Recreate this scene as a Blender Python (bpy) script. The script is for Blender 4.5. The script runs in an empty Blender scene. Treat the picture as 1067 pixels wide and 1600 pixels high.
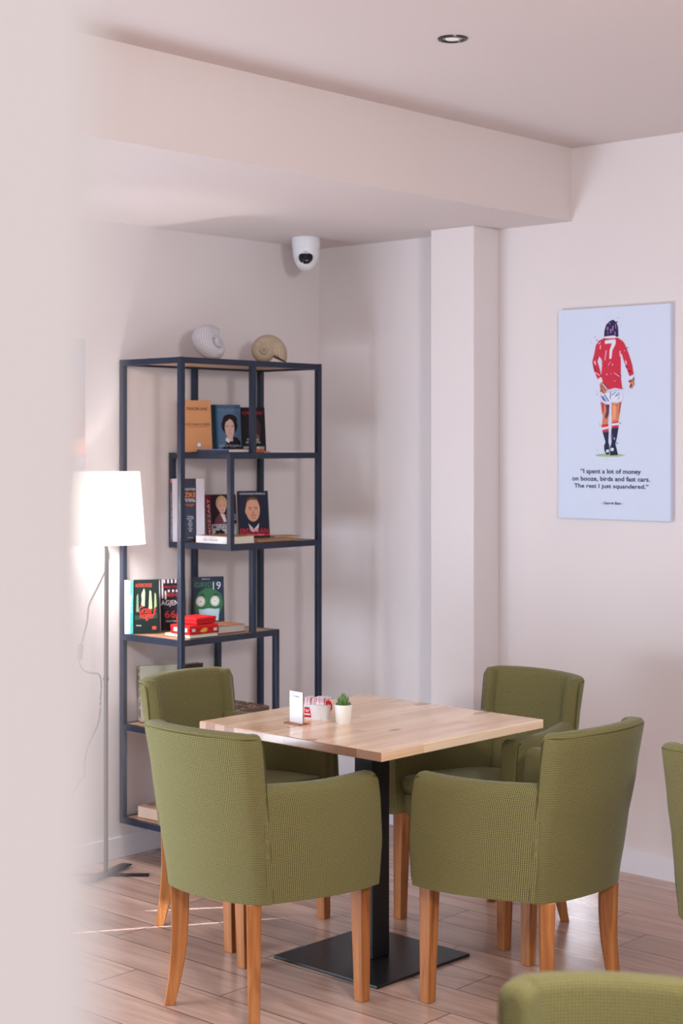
import bpy, bmesh, math, random
from mathutils import Vector, Matrix, geometry
random.seed(7)
S = bpy.context.scene
COL = S.collection
PI = math.pi

# ------------------------------------------------------------------ camera, world, lights, exposure
# World axes run along the two walls: the framed-print wall is the plane x = XW, the shelf wall y = YW.
F, HOR, HC, CX = 2565.0, 695.0, 1.644, 533.5
AZ = math.radians(42.2)
CA, SA = math.cos(AZ), math.sin(AZ)
XW, YW, ZC, ZS = 5.42, 5.05, 2.816, 2.527        # walls, high ceiling, soffit
cam_d = bpy.data.cameras.new('camera')
cam = bpy.data.objects.new('camera', cam_d); COL.objects.link(cam)
cam.location = (0, 0, HC); cam.rotation_euler = (PI/2, 0, AZ - PI/2)
cam_d.sensor_fit = 'HORIZONTAL'; cam_d.sensor_width = 24; cam_d.lens = 24*F/1067
cam_d.shift_y = -105/1067
cam_d.clip_start = 0.02
cam_d.dof.use_dof = True; cam_d.dof.focus_distance = 5.1; cam_d.dof.aperture_fstop = 3.9
S.camera = cam
S.view_settings.view_transform = 'Standard'; S.view_settings.look = 'None'
S.view_settings.exposure = -0.19; S.view_settings.gamma = 1.0; S.view_settings.use_curve_mapping = False

def lin(c):
    return tuple(((v/255)/12.92 if v/255 <= .04045 else ((v/255+.055)/1.055)**2.4) for v in c)

world = bpy.data.worlds.new('daylight'); S.world = world; world.use_nodes = True
bg = world.node_tree.nodes['Background']
bg.inputs[0].default_value = (0.88, 0.94, 1.0, 1); bg.inputs[1].default_value = .78

def area(name, loc, target, sx, sy, power, col, spread=180):
    l = bpy.data.lights.new(name, 'AREA'); l.shape = 'RECTANGLE'; l.size = sx; l.size_y = sy
    l.energy = power; l.color = col; l.spread = math.radians(spread)
    o = bpy.data.objects.new(name, l); COL.objects.link(o); o.location = loc
    o.rotation_euler = (Vector(target)-Vector(loc)).to_track_quat('-Z', 'Y').to_euler()
    return o
area('assumed_key_light', (1.75, 0.1, 2.30), (4.8, 4.4, 1.8), .40, .40, 66, (1.0, 0.95, 0.94))  # unseen soft source, assumed from the cast shadows; no window known there
area('rear_fill', (-0.7, -1.8, 1.6), (0.6, 0.8, 1.4), 1.4, 1.6, 34, (1.0, 0.98, 0.94))  # added fill from behind the camera, brightens the near pillar; not a window
area('overhead_fill', (2.35, 1.95, ZC-.03), (2.6, 2.3, 0), 1.1, 1.1, 22, (1.0, 0.97, 0.93), 110)  # added soft fill from above for table and floor, not a real fixture
area('side_bounce_fill', (1.9, 4.70, 0.60), (4.6, 3.5, 1.6), 1.1, .8, 72, (0.74, 0.86, 1.0))  # added low light off frame, standing in for bounce from an assumed sunlit floor
# thin added lights for low-sun streaks and wall patch; the unseen gaps are assumed
area('assumed_sun_gap', (3.40, 5.02, 0.40), (5.42, 3.66, 0.22), 0.06, 0.22, 110.0, (0.80, 0.90, 1.0), 3)
area('assumed_sun_gap', (2.55, 4.99, 0.30), (3.75, 4.21, 0.0), 0.008, 0.16, .10, (0.88, 0.92, 1.0), 1)
area('assumed_sun_gap', (3.08, 4.99, 0.20), (3.94, 4.31, 0.0), 0.008, 0.05, .035, (0.88, 0.92, 1.0), 1)

# ------------------------------------------------------------------ helpers
def ray(px):
    a = (px-CX)/F
    return Vector((CA+a*SA, SA-a*CA))
def on_y(px, y):
    r = ray(px); return r.x*y/r.y
def tag(o, label=None, cat=None, group=None, kind=None):
    if label: o['label'] = label
    if cat: o['category'] = cat
    if group: o['group'] = group
    if kind: o['kind'] = kind
    return o
def link(name, me, parent=None):
    o = bpy.data.objects.new(name, me); COL.objects.link(o)
    if parent: o.parent = parent
    return o
def thing(name, label, cat, loc=(0, 0, 0), rz=0, group=None):
    o = bpy.data.objects.new(name, None); COL.objects.link(o)
    o.empty_display_size = .05
    o.location = loc; o.rotation_euler = (0, 0, rz)
    return tag(o, label, cat, group)
def smooth(me, ang=None):
    for p in me.polygons: p.use_smooth = True
    if ang is not None:
        me.set_sharp_from_angle(angle=math.radians(ang))
def obj(name, bm, m, parent=None, sm=None, bevel=0, seg=2, box_uv=False):
    if box_uv:
        uvl = bm.loops.layers.uv.verify()
        bm.normal_update()
        for f in bm.faces:
            n = f.normal; ax = max(range(3), key=lambda i: abs(n[i]))
            for l in f.loops:
                c = l.vert.co
                l[uvl].uv = ((c.y, c.z), (c.x, c.z), (c.x, c.y))[ax]
    me = bpy.data.meshes.new(name); bm.to_mesh(me); bm.free()
    for mm in (m if isinstance(m, (list, tuple)) else [m]): me.materials.append(mm)
    if sm is not None: smooth(me, sm)
    o = link(name, me, parent)
    if bevel:
        b = o.modifiers.new('bevel', 'BEVEL'); b.width = bevel; b.segments = seg; b.limit_method = 'ANGLE'; b.angle_limit = math.radians(40)
    return o
def box(bm, x0, y0, z0, x1, y1, z1, mi=0, M=None):
    vs = [bm.verts.new((x, y, z)) for z in (z0, z1) for y in (y0, y1) for x in (x0, x1)]
    if M is not None:
        for v in vs: v.co = M @ v.co
    for q in ((0, 2, 3, 1), (4, 5, 7, 6), (0, 1, 5, 4), (2, 6, 7, 3), (0, 4, 6, 2), (1, 3, 7, 5)):
        bm.faces.new([vs[i] for i in q]).material_index = mi
    return vs
def boxo(name, x0, y0, z0, x1, y1, z1, m, parent=None, bevel=0):
    bm = bmesh.new(); box(bm, x0, y0, z0, x1, y1, z1)
    return obj(name, bm, m, parent, bevel=bevel)
def lathe(bm, prof, n=32, M=None, mi=0, cap0=False, cap1=False):
    rings = []
    for r, z in prof:
        ring = []
        for k in range(n):
            a = 2*PI*k/n; co = Vector((r*math.cos(a), r*math.sin(a), z))
            ring.append(bm.verts.new(M @ co if M is not None else co))
        rings.append(ring)
    for i in range(len(rings)-1):
        for k in range(n):
            f = bm.faces.new((rings[i][k], rings[i][(k+1) % n], rings[i+1][(k+1) % n], rings[i+1][k])); f.material_index = mi
    if cap0: bm.faces.new(list(reversed(rings[0]))).material_index = mi
    if cap1: bm.faces.new(rings[-1]).material_index = mi
    return rings
def tube(bm, pts, r, n=8, mi=0):
    pts = [Vector(p) for p in pts]; rings = []; up = Vector((0, 0, 1))
    for i, p in enumerate(pts):
        t = (pts[min(i+1, len(pts)-1)]-pts[max(i-1, 0)]).normalized()
        a = t.cross(up)
        if a.length < .05: a = t.cross(Vector((1, 0, 0)))
        a.normalize(); b = t.cross(a)
        rr = r[i] if isinstance(r, (list, tuple)) else r
        rings.append([bm.verts.new(p+rr*(math.cos(2*PI*k/n)*a+math.sin(2*PI*k/n)*b)) for k in range(n)])
    for i in range(len(rings)-1):
        for k in range(n):
            bm.faces.new((rings[i][k], rings[i][(k+1) % n], rings[i+1][(k+1) % n], rings[i+1][k])).material_index = mi
    bm.faces.new(rings[0]); bm.faces.new(list(reversed(rings[-1])))
def crom(pts, t):
    n = len(pts)-1; x = min(max(t, 0), 1)*n; i = min(int(x), n-1); f = x-i
    g = lambda k: Vector(pts[k]) if 0 <= k <= n else (2*Vector(pts[0])-Vector(pts[1]) if k < 0 else 2*Vector(pts[n])-Vector(pts[n-1]))
    a, b, c, d = g(i-1), g(i), g(i+1), g(i+2)
    return .5*((2*b)+(c-a)*f+(2*a-5*b+4*c-d)*f*f+(3*b-a-3*c+d)*f**3)
def flat(bm, pts, mi=0):
    """a flat printed shape from an outline of 3-D points"""
    vs = [bm.verts.new(p) for p in pts]
    tri = geometry.tessellate_polygon([[Vector(p) for p in pts]])
    for t in tri:
        try: bm.faces.new([vs[i] for i in t]).material_index = mi
        except ValueError: pass

# ------------------------------------------------------------------ materials
def mat(name, rgb, rough=.5, metal=0, spec=.5, **kw):
    m = bpy.data.materials.new(name); m.use_nodes = True
    b = m.node_tree.nodes['Principled BSDF']
    b.inputs['Base Color'].default_value = (*lin(rgb), 1); b.inputs['Roughness'].default_value = rough
    b.inputs['Metallic'].default_value = metal; b.inputs['Specular IOR Level'].default_value = spec
    for k, v in kw.items(): b.inputs[k.replace('_', ' ')].default_value = v
    return m
class N:
    """small node-graph builder"""
    def __init__(s, m): s.m = m; s.t = m.node_tree; s.b = s.t.nodes['Principled BSDF']
    def new(s, ty, **kw):
        n = s.t.nodes.new(ty)
        for k, v in kw.items():
            if k.startswith('i_'):
                key = k[2:]; key = int(key) if key.isdigit() else key.replace('_', ' ')
                if hasattr(v, 'links'): s.t.links.new(v, n.inputs[key])
                else: n.inputs[key].default_value = v
            else: setattr(n, k, v)
        return n
    def math(s, op, a, b=None, c=None):
        n = s.new('ShaderNodeMath', operation=op)
        for i, v in enumerate((a, b, c)):
            if v is None: continue
            if hasattr(v, 'links'): s.t.links.new(v, n.inputs[i])
            else: n.inputs[i].default_value = v
        return n.outputs[0]
    def ramp(s, fac, stops):
        n = s.new('ShaderNodeValToRGB'); s.t.links.new(fac, n.inputs[0])
        e = n.color_ramp.elements
        while len(e) < len(stops): e.new(.5)
        for q, (p, c) in zip(e, stops): q.position = p; q.color = (*lin(c), 1)
        return n.outputs[0]
    def mix(s, f, a, b, mode='MIX'):
        n = s.new('ShaderNodeMix', data_type='RGBA', blend_type=mode)
        for i, v in ((0, f), (6, a), (7, b)):
            if hasattr(v, 'links'): s.t.links.new(v, n.inputs[i])
            elif i == 0: n.inputs[0].default_value = v
            else: n.inputs[i].default_value = (*lin(v), 1)
        return n.outputs[2]
    def to(s, out, inp): s.t.links.new(out, s.b.inputs[inp])
    def bump(s, h, strength=.3, dist=.002):
        n = s.new('ShaderNodeBump'); n.inputs['Strength'].default_value = strength; n.inputs['Distance'].default_value = dist
        s.t.links.new(h, n.inputs['Height']); s.t.links.new(n.outputs[0], s.b.inputs['Normal'])

def paint(name, rgb, rough=.55):
    m = mat(name, rgb, rough, spec=.3); g = N(m)
    co = g.new('ShaderNodeTexCoord').outputs['Object']
    n = g.new('ShaderNodeTexNoise', i_Vector=co, i_Scale=180.0, i_Detail=3.0)
    g.bump(n.outputs[0], .06, .001)
    n2 = g.new('ShaderNodeTexNoise', i_Vector=co, i_Scale=1.3, i_Detail=3.0)
    c = tuple(max(0, v-6) for v in rgb)
    g.to(g.mix(n2.outputs[0], c, rgb), 'Base Color')
    return m
M_wall = paint('wall_paint', (229, 221, 222), .5)
M_ceil = paint('ceiling_paint', (224, 213, 211), .7)
M_base = mat('baseboard_white', (232, 232, 240), .35)

def m_floor():
    m = mat('laminate', (190, 160, 140), .3); g = N(m)
    co = g.new('ShaderNodeTexCoord').outputs['Object']
    sp = g.new('ShaderNodeSeparateXYZ', i_0=co)
    W, L = .174, 1.29
    xx = g.math('DIVIDE', g.math('ADD', sp.outputs[0], 10-4.682+W*.0), W)
    row = g.math('FLOOR', xx); fx = g.math('FRACT', xx)
    off = g.math('FRACT', g.math('MULTIPLY', g.math('SINE', g.math('MULTIPLY', row, 12.9898)), 43758.5))
    yy = g.math('ADD', g.math('DIVIDE', g.math('ADD', sp.outputs[1], 20.0), L), off)
    idx = g.math('FLOOR', yy); fy = g.math('FRACT', yy)
    idv = g.new('ShaderNodeCombineXYZ', i_0=row, i_1=idx)
    wn = g.new('ShaderNodeTexWhiteNoise', noise_dimensions='3D', i_Vector=idv.outputs[0])
    # grain stretched along the plank
    gv = g.new('ShaderNodeCombineXYZ', i_0=g.math('MULTIPLY', sp.outputs[0], 14.0), i_1=g.math('MULTIPLY', sp.outputs[1], 1.1), i_2=g.math('MULTIPLY', wn.outputs[0], 20.0))
    n = g.new('ShaderNodeTexNoise', i_Vector=gv.outputs[0], i_Scale=1.6, i_Detail=6.0, i_Distortion=1.2)
    gv2 = g.new('ShaderNodeCombineXYZ', i_0=g.math('MULTIPLY', sp.outputs[0], 120.0), i_1=g.math('MULTIPLY', sp.outputs[1], 5.0), i_2=wn.outputs[0])
    n2 = g.new('ShaderNodeTexNoise', i_Vector=gv2.outputs[0], i_Scale=1.0, i_Detail=3.0)
    c = g.ramp(n.outputs[0], [(.28, (176, 144, 130)), (.45, (201, 168, 153)), (.60, (213, 181, 166)), (.78, (224, 194, 178))])
    c = g.mix(g.math('MULTIPLY', n2.outputs[0], .35), c, (176, 144, 130))
    tone = g.ramp(wn.outputs[0], [(0, (226, 222, 220)), (1, (255, 252, 250))])
    c = g.mix(1.0, c, tone, 'MULTIPLY')
    ex = g.math('MINIMUM', fx, g.math('SUBTRACT', 1.0, fx)); ey = g.math('MULTIPLY', g.math('MINIMUM', fy, g.math('SUBTRACT', 1.0, fy)), L/W)
    e = g.math('MINIMUM', ex, ey)
    groove = g.math('LESS_THAN', e, .011)
    c = g.mix(groove, c, (84, 62, 54))
    g.to(c, 'Base Color')
    g.to(g.math('ADD', .17, g.math('MULTIPLY', n2.outputs[0], .12)), 'Roughness')
    g.bump(g.math('SUBTRACT', g.math('MULTIPLY', n2.outputs[0], .15), groove), .25, .001)
    return m
M_floor = m_floor()

def m_fabric(name, light, dark, p=.0058):
    m = mat(name, light, .92, spec=.12); g = N(m)
    uv = g.new('ShaderNodeTexCoord').outputs['UV']
    sp = g.new('ShaderNodeSeparateXYZ', i_0=uv)
    k = 2*PI/p
    a = g.math('SINE', g.math('MULTIPLY', g.math('ADD', sp.outputs[0], sp.outputs[1]), k*.72))
    b = g.math('SINE', g.math('MULTIPLY', g.math('SUBTRACT', sp.outputs[0], sp.outputs[1]), k*.72))
    v = g.math('MULTIPLY', g.math('ADD', g.math('MULTIPLY', a, b), 1.0), .5)
    n = g.new('ShaderNodeTexNoise', i_Vector=uv, i_Scale=260.0, i_Detail=2.0)
    vv = g.math('ADD', v, g.math('MULTIPLY', g.math('SUBTRACT', n.outputs[0], .5), .45))
    c = g.ramp(vv, [(.12, dark), (.42, tuple((l*3+d)/4 for l, d in zip(light, dark))), (.85, light)])
    n3 = g.new('ShaderNodeTexNoise', i_Vector=uv, i_Scale=7.0, i_Detail=3.0)
    c = g.mix(g.math('MULTIPLY', n3.outputs[0], .22), c, (96, 96, 52))
    g.to(c, 'Base Color')
    m.node_tree.nodes['Principled BSDF'].inputs['Sheen Weight'].default_value = .28
    m.node_tree.nodes['Principled BSDF'].inputs['Sheen Roughness'].default_value = .4
    m.node_tree.nodes['Principled BSDF'].inputs['Sheen Tint'].default_value = (*lin((205, 222, 215)), 1)
    g.bump(vv, .5, .0012)
    return m
M_fab = m_fabric('green_weave', (148, 140, 92), (14, 13, 8), .0072)
M_pipe = mat('green_piping', (84, 79, 48), .9, spec=.1)

def m_wood(name, cols, scale=1.0, rough=.4, axis=2, ring=14.0):
    m = mat(name, cols[1], rough); g = N(m)
    co = g.new('ShaderNodeTexCoord').outputs['Object']
    mp = g.new('ShaderNodeMapping', i_0=co)
    sc = [ring, ring, ring]; sc[axis] = ring*.07
    mp.inputs['Scale'].default_value = [s*scale for s in sc]
    rnd = g.new('ShaderNodeObjectInfo').outputs['Random']
    cmb = g.new('ShaderNodeCombineXYZ', i_0=g.math('MULTIPLY', rnd, 30.0), i_1=g.math('MULTIPLY', rnd, 17.0))
    t = g.t.links.new(cmb.outputs[0], mp.inputs['Location'])
    n = g.new('ShaderNodeTexNoise', i_Vector=mp.outputs[0], i_Scale=2.5, i_Detail=7.0, i_Distortion=1.0)
    g.to(g.ramp(n.outputs[0], [(.3, cols[0]), (.5, cols[1]), (.72, cols[2])]), 'Base Color')
    g.bump(n.outputs[0], .08, .001)
    return m
M_leg = m_wood('beech_leg', [(132, 76, 36), (168, 103, 52), (190, 126, 72)], 1, .38)
M_shelfw = m_wood('shelf_board', [(150, 112, 84), (178, 140, 108), (196, 160, 128)], 1, .5, axis=0)

def m_table():
    m = mat('pine_tabletop', (225, 190, 150), .22, spec=.5); g = N(m)
    co = g.new('ShaderNodeTexCoord').outputs['Object']
    sp = g.new('ShaderNodeSeparateXYZ', i_0=co)
    W = .0436
    yy = g.math('DIVIDE', g.math('ADD', sp.outputs[1], 4.0), W); row = g.math('FLOOR', yy)
    wn0 = g.new('ShaderNodeTexWhiteNoise', noise_dimensions='1D', i_W=row)
    seg = g.math('FLOOR', g.math('ADD', g.math('DIVIDE', sp.outputs[0], .6), g.math('MULTIPLY', wn0.outputs[0], 5.0)))
    idv = g.new('ShaderNodeCombineXYZ', i_0=row, i_1=seg)
    wn = g.new('ShaderNodeTexWhiteNoise', noise_dimensions='3D', i_Vector=idv.outputs[0])
    gv = g.new('ShaderNodeCombineXYZ', i_0=g.math('MULTIPLY', sp.outputs[0], 2.2), i_1=g.math('MULTIPLY', sp.outputs[1], 46.0), i_2=g.math('ADD', g.math('MULTIPLY', wn.outputs[0], 33.0), g.math('MULTIPLY', sp.outputs[2], 46.0)))
    n = g.new('ShaderNodeTexNoise', i_Vector=gv.outputs[0], i_Scale=1.3, i_Detail=5.0, i_Distortion=.8)
    c = g.ramp(n.outputs[0], [(.25, (222, 182, 144)), (.42, (243, 213, 180)), (.60, (250, 225, 196)), (.85, (252, 234, 210))])
    tone = g.ramp(wn.outputs[0], [(0, (232, 218, 208)), (.5, (250, 243, 238)), (1, (255, 254, 252))])
    c = g.mix(1.0, c, tone, 'MULTIPLY')
    kv = g.new('ShaderNodeCombineXYZ', i_0=g.math('MULTIPLY', sp.outputs[0], 5.2), i_1=g.math('MULTIPLY', sp.outputs[1], 12.0))
    vo = g.new('ShaderNodeTexVoronoi', i_Vector=kv.outputs[0], i_Scale=1.0)
    kn = g.math('LESS_THAN', vo.outputs['Distance'], g.math('MULTIPLY', g.new('ShaderNodeSeparateColor', i_0=vo.outputs['Color']).outputs[0], .27))
    c = g.mix(g.math('MULTIPLY', kn, .62), c, (140, 82, 50))
    # saw-cut end grain on the two end faces
    geo = g.new('ShaderNodeNewGeometry'); 
    tc = g.new('ShaderNodeTexCoord')
    nx = g.math('ABSOLUTE', g.new('ShaderNodeSeparateXYZ', i_0=tc.outputs['Normal']).outputs[0])
    endf = g.math('GREATER_THAN', nx, .7)
    n4 = g.new('ShaderNodeTexNoise', i_Vector=co, i_Scale=160.0, i_Detail=3.0)
    ec = g.ramp(wn0.outputs[0], [(0, (124, 88, 68)), (.35, (182, 146, 122)), (.7, (152, 114, 92)), (1, (200, 168, 144))])
    ec = g.mix(g.math('MULTIPLY', n4.outputs[0], .4), ec, (140, 100, 76))
    c = g.mix(endf, c, ec)
    g.to(c, 'Base Color')
    g.b.inputs['Coat Weight'].default_value = .25; g.b.inputs['Coat Roughness'].default_value = .12
    return m
M_table = m_table()
M_blackm = mat('black_powder_coat', (26, 26, 29), .38, metal=.3)
M_navy = mat('dark_blue_steel', (30, 40, 60), .4, metal=.2)
M_lampm = mat('lamp_grey_metal', (60, 58, 60), .4, metal=.6)
M_white = mat('white_plastic', (232, 234, 240), .35)
M_glassdark = mat('dark_lens', (12, 14, 20), .08)
M_paper = mat('paper', (228, 220, 204), .8)
M_cable = mat('grey_cable', (110, 106, 106), .6)

# ------------------------------------------------------------------ the room
def struct(name, bm, m, **kw):
    return tag(obj(name, bm, m, **kw), kind='structure')
def sbox(name, x0, y0, z0, x1, y1, z1, m, bevel=0):
    return tag(boxo(name, x0, y0, z0, x1, y1, z1, m, bevel=bevel), kind='structure')
sbox('floor', -2.5, -3.5, -.06, XW+.12, YW+.12, 0, M_floor)
sbox('ceiling', -2.5, -3.5, ZC, XW+.12, YW+.12, ZC+.1, M_ceil)
sbox('wall_right', XW, -3.5, 0, XW+.12, YW+.12, ZC, M_wall)
sbox('wall_left', -2.5, YW, 0, XW, YW+.12, ZC, M_wall)
sbox('trim_1', -2.5, 3.687, ZS, XW, YW, ZC, M_ceil)                # dropped soffit
sbox('trim_2', 5.249, 4.042, 0, XW, 4.264, ZS, M_wall, bevel=.003)  # pilaster
sbox('wall_front', -.12, .2616, 0, .2183, .56, ZC, M_wall, bevel=.006)
BH, BT = .085, .012
sbox('baseboard_left', 2.2, YW-BT, 0, XW-BT, YW, BH, M_base, bevel=.003)
bm = bmesh.new()
box(bm, XW-BT, -3.4, 0, XW, 4.042, BH); box(bm, XW-BT, 4.264, 0, XW, YW, BH)
struct('baseboard_right', bm, M_base)
sbox('baseboard_front', 5.249-BT, 4.042-BT, 0, XW-BT, 4.264+BT, BH, M_base)

# ------------------------------------------------------------------ green tub armchairs
def plan_slab(levels, zt_fn, zb, th, r, re, nu=28, flip=False, ends=(True, True)):
    """a wall of padding that follows a plan curve; levels = [(z, control points (f, w))]"""
    def plan(u, z):
        zs = [l[0] for l in levels]
        if z <= zs[0]: return crom(levels[0][1], u)
        if z >= zs[-1]: return crom(levels[-1][1], u)
        for (za, pa), (zb_, pb) in zip(levels, levels[1:]):
            if za <= z <= zb_:
                k = (z-za)/(zb_-za); k = k*k*(3-2*k)*.5+k*.5
                return crom(pa, u).lerp(crom(pb, u), k)
    def pos(u, d, z):
        p = plan(u, z); t = plan(min(u+.01, 1), z)-plan(max(u-.01, 0), z); t.normalize()
        n = Vector((t.y, -t.x)) if not flip else Vector((-t.y, t.x))
        q = p+n*d
        return Vector((q.x, q.y, z))
    zm = levels[len(levels)//2][0]
    L = sum((plan(i/40, zm)-plan((i+1)/40, zm)).length for i in range(40))
    st = []
    ne = 5
    for i in range(ne):
        if ends[0]:
            ph = PI/2*i/(ne-1); st.append((re*(1-math.sin(ph)) and re*(1-math.sin(ph))/L, re*(1-math.sin(PI/2-(PI/2-ph)))))
    stations = []
    if ends[0]:
        for i in range(ne):
            ph = PI/2*i/(ne-1)            # 0 at the end face
            stations.append((re*(1-math.cos(ph))/L, re*(1-math.sin(ph))))
    else: stations.append((0, 0))
    u0 = stations[-1][0]; u1 = 1-(re/L if ends[1] else 0)
    for i in range(1, nu): stations.append((u0+(u1-u0)*i/nu, 0))
    if ends[1]:
        for i in reversed(range(ne)):
            ph = PI/2*i/(ne-1); stations.append((1-re*(1-math.cos(ph))/L, re*(1-math.sin(ph))))
    else: stations.append((1, 0))
    bm = bmesh.new(); uvl = bm.loops.layers.uv.verify()
    rings, uvs, dz = [], [], []
    for u, ins in stations:
        zt = zt_fn(u)-ins; z0 = zb+ins; t1 = th-ins; rr = min(r, (th-2*ins)/2-.0005)
        prof = [(ins, z0+(zt-rr-z0)*k/9) for k in range(10)]
        for k in range(1, 5):
            a = PI/2*k/4; prof.append((ins+rr*(1-math.cos(a)), zt-rr+rr*math.sin(a)))
        for k in range(0, 5):
            a = PI/2*k/4; prof.append((t1-rr+rr*math.sin(a), zt-rr+rr*math.cos(a)))
        prof += [(t1, zt-rr-(zt-rr-z0)*k/7) for k in range(1, 8)]
        v = 0; row, uvr = [], []
        for i, (d, z) in enumerate(prof):
            if i: v += math.hypot(d-prof[i-1][0], z-prof[i-1][1])
            row.append(bm.verts.new(pos(u, d, z))); uvr.append((u*L+(ins if u > .5 else -ins), v))
        rings.append(row); uvs.append(uvr); dz.append(prof)
    n = len(rings[0])
    def face(q):
        f = bm.faces.new([rings[a][b] for a, b in q])
        for l, (a, b) in zip(f.loops, q): l[uvl].uv = uvs[a][b]
    for i in range(len(rings)-1):
        for k in range(n-1): face(((i, k), (i+1, k), (i+1, k+1), (i, k+1)))
        face(((i, n-1), (i+1, n-1), (i+1, 0), (i, 0)))
    for e in (0, len(rings)-1):
        f = bm.faces.new(rings[e])
        for l, q in zip(f.loops, dz[e]): l[uvl].uv = q
    bmesh.ops.recalc_face_normals(bm, faces=bm.faces[:])
    return bm, pos
def ring_pts(pos, us, d, zf):
    return [pos(u, d, zf(u) if callable(zf) else zf) for u in us]

def make_chair(label, group):
    t = thing('armchair', label, 'armchair', group=group)
    def full(h): return [(a, -b) for a, b in h]+[(a, b) for a, b in reversed(h[:-1])]
    back_lv = [(.352, full([(-.124, .212), (-.160, .172), (-.184, .097), (-.192, 0)])),
               (.52, full([(-.142, .218), (-.183, .182), (-.210, .10), (-.220, 0)])),
               (.69, full([(-.162, .222), (-.212, .192), (-.243, .105), (-.253, 0)])),
               (.845, full([(-.180, .224), (-.236, .198), (-.270, .107), (-.281, 0)]))]
    zt = lambda u: .845-.008*(abs(u-.5)*2)**2
    bm, pos = plan_slab(back_lv, zt, .352, .056, .019, .017, nu=36, flip=False)
    bmesh.ops.transform
    b = obj('backrest', bm, M_fab, t, sm=50)
    us = [i/40 for i in range(1, 40)]
    p = bmesh.new()
    tube(p, [pos(.004, .004, .36+(zt(0)-.03-.36)*k/8) for k in range(9)]+[pos(.004+.012*k, .003, zt(0)-.022+.008*k/2) for k in (1, 2)]+[pos(u, .0018, zt(u)-.0135) for u in us[1:-1]]+
         [pos(.996-.012*k, .003, zt(0)-.022+.008*k/2) for k in (2, 1)]+[pos(.996, .004, .36+(zt(0)-.03-.36)*k/8) for k in reversed(range(9))], .0017, 6)
    obj('piping', p, M_pipe, b, sm=60)
    for s in (-1, 1):
        f = lambda pts: [(a, s*w) for a, w in pts]
        lv = [(.352, f([(.244, .300), (.136, .298), (.014, .268), (-.137, .203)])),
              (.48, f([(.250, .306), (.13, .301), (.002, .273), (-.152, .208)])),
              (.60, f([(.243, .306), (.118, .297), (-.01, .270), (-.163, .212)])),
              (.70, f([(.230, .303), (.105, .290), (-.03, .262), (-.178, .212)]))]
        za = lambda u: .686-.006*math.sin(PI*u)+.004*u
        bm, pa = plan_slab(lv, za, .354, .072, .026, .013, nu=22, flip=(s > 0), ends=(True, False))
        a = obj('armrest', bm, M_fab, t, sm=50)
        p = bmesh.new()
        tube(p, [pa(.012, .0035, .37+(.665-.37)*k/10) for k in range(11)]+[pa(.02+.02*k, .006-.001*k, .668+.008*k) for k in (1, )]+[pa(.07+.9*i/24, .004, za(.07+.9*i/24)-.018) for i in range(24)], .0022, 6)
        obj('piping', p, M_pipe, a, sm=60)
    # seat frame and cushion
    poly = [(.222, .238), (.10, .232), (-.04, .200), (-.10, .160), (-.135, .09), (-.14, 0)]
    poly = [(a, b_) for a, b_ in poly]+[(a, -b_) for a, b_ in reversed(poly[:-1])]
    bm = bmesh.new(); prism(bm, poly, .362, .432)
    obj('seat_frame', bm, M_fab, t, bevel=.008, seg=2, box_uv=True)
    bm = bmesh.new(); cushion(bm, [(a*1.0+(.008 if a > .2 else 0), b_*.985) for a, b_ in poly], .434, .496, .022, .012)
    obj('seat_cushion', bm, M_fab, t, sm=60, box_uv=True)
    for s in (-1, 1):
        bm = bmesh.new(); lv = []
        for k in range(7):
            q = k/6; z = .37*(1-q); h = .0225-.0055*q
            cx_, cy_ = .222+.008*q, s*(.240)
            lv.append([bm.verts.new((cx_+a*h, cy_+b_*h, z)) for a, b_ in ((-1, -1), (1, -1), (1, 1), (-1, 1))])
        loft(bm, lv); obj('leg', bm, M_leg, t, bevel=.003)
    for s in (-1, 1):
        bm = bmesh.new(); lv = []
        d = Vector((-1, s)).normalized(); e = Vector((d.y, -d.x))
        for k in range(13):
            q = k/12; z = .353*(1-q)
            c = Vector((-.140, s*.150))+d*(.030*q**2.4-.004*math.sin(PI*q))
            hw = .027-.012*q**1.6; ht = .021-.005*q
            lv.append([bm.verts.new((*(c+d*a*hw+e*b_*ht), z)) for a, b_ in ((-1, -1), (1, -1), (1, 1), (-1, 1))])
        loft(bm, lv); obj('leg', bm, M_leg, t, bevel=.003)
    return t
def loft(bm, lv):
    for a, b in zip(lv, lv[1:]):
        n = len(a)
        for k in range(n): bm.faces.new((a[k], a[(k+1) % n], b[(k+1) % n], b[k]))
    bm.faces.new(lv[0]); bm.faces.new(list(reversed(lv[-1])))
    bmesh.ops.recalc_face_normals(bm, faces=bm.faces[:])
def prism(bm, poly, z0, z1, mi=0):
    loft(bm, [[bm.verts.new((a, b, z)) for a, b in poly] for z in (z0, z1)])
def densify(poly, n=4):
    o = []
    for i in range(len(poly)):
        a, b = Vector(poly[i]), Vector(poly[(i+1) % len(poly)])
        for k in range(n): o.append(a.lerp(b, k/n))
    return o
def cushion(bm, poly, z0, z1, r, crown):
    P = densify(poly, 5); c = sum(P, Vector((0, 0)))/len(P); lv = []
    rad = max((p-c).length for p in P)
    for k in range(7):
        a = PI*k/6; ins = r*(1-math.sin(a)); z = (z0+z1)/2-(z1-z0)/2*math.cos(a)
        lv.append([bm.verts.new((*(c+(p-c)*(1-ins/rad)), z)) for p in P])
    for q in (.8, .55, .3, .08):
        lv.append([bm.verts.new((*(c+(p-c)*(1-r/rad)*q), z1+crown*(1-q*q))) for p in P])
    loft(bm, lv)
def copy_tree(o, parent=None):
    c = o.copy(); COL.objects.link(c)
    if parent: c.parent = parent
    for ch in list(o.children): copy_tree(ch, c)
    return c
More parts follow.
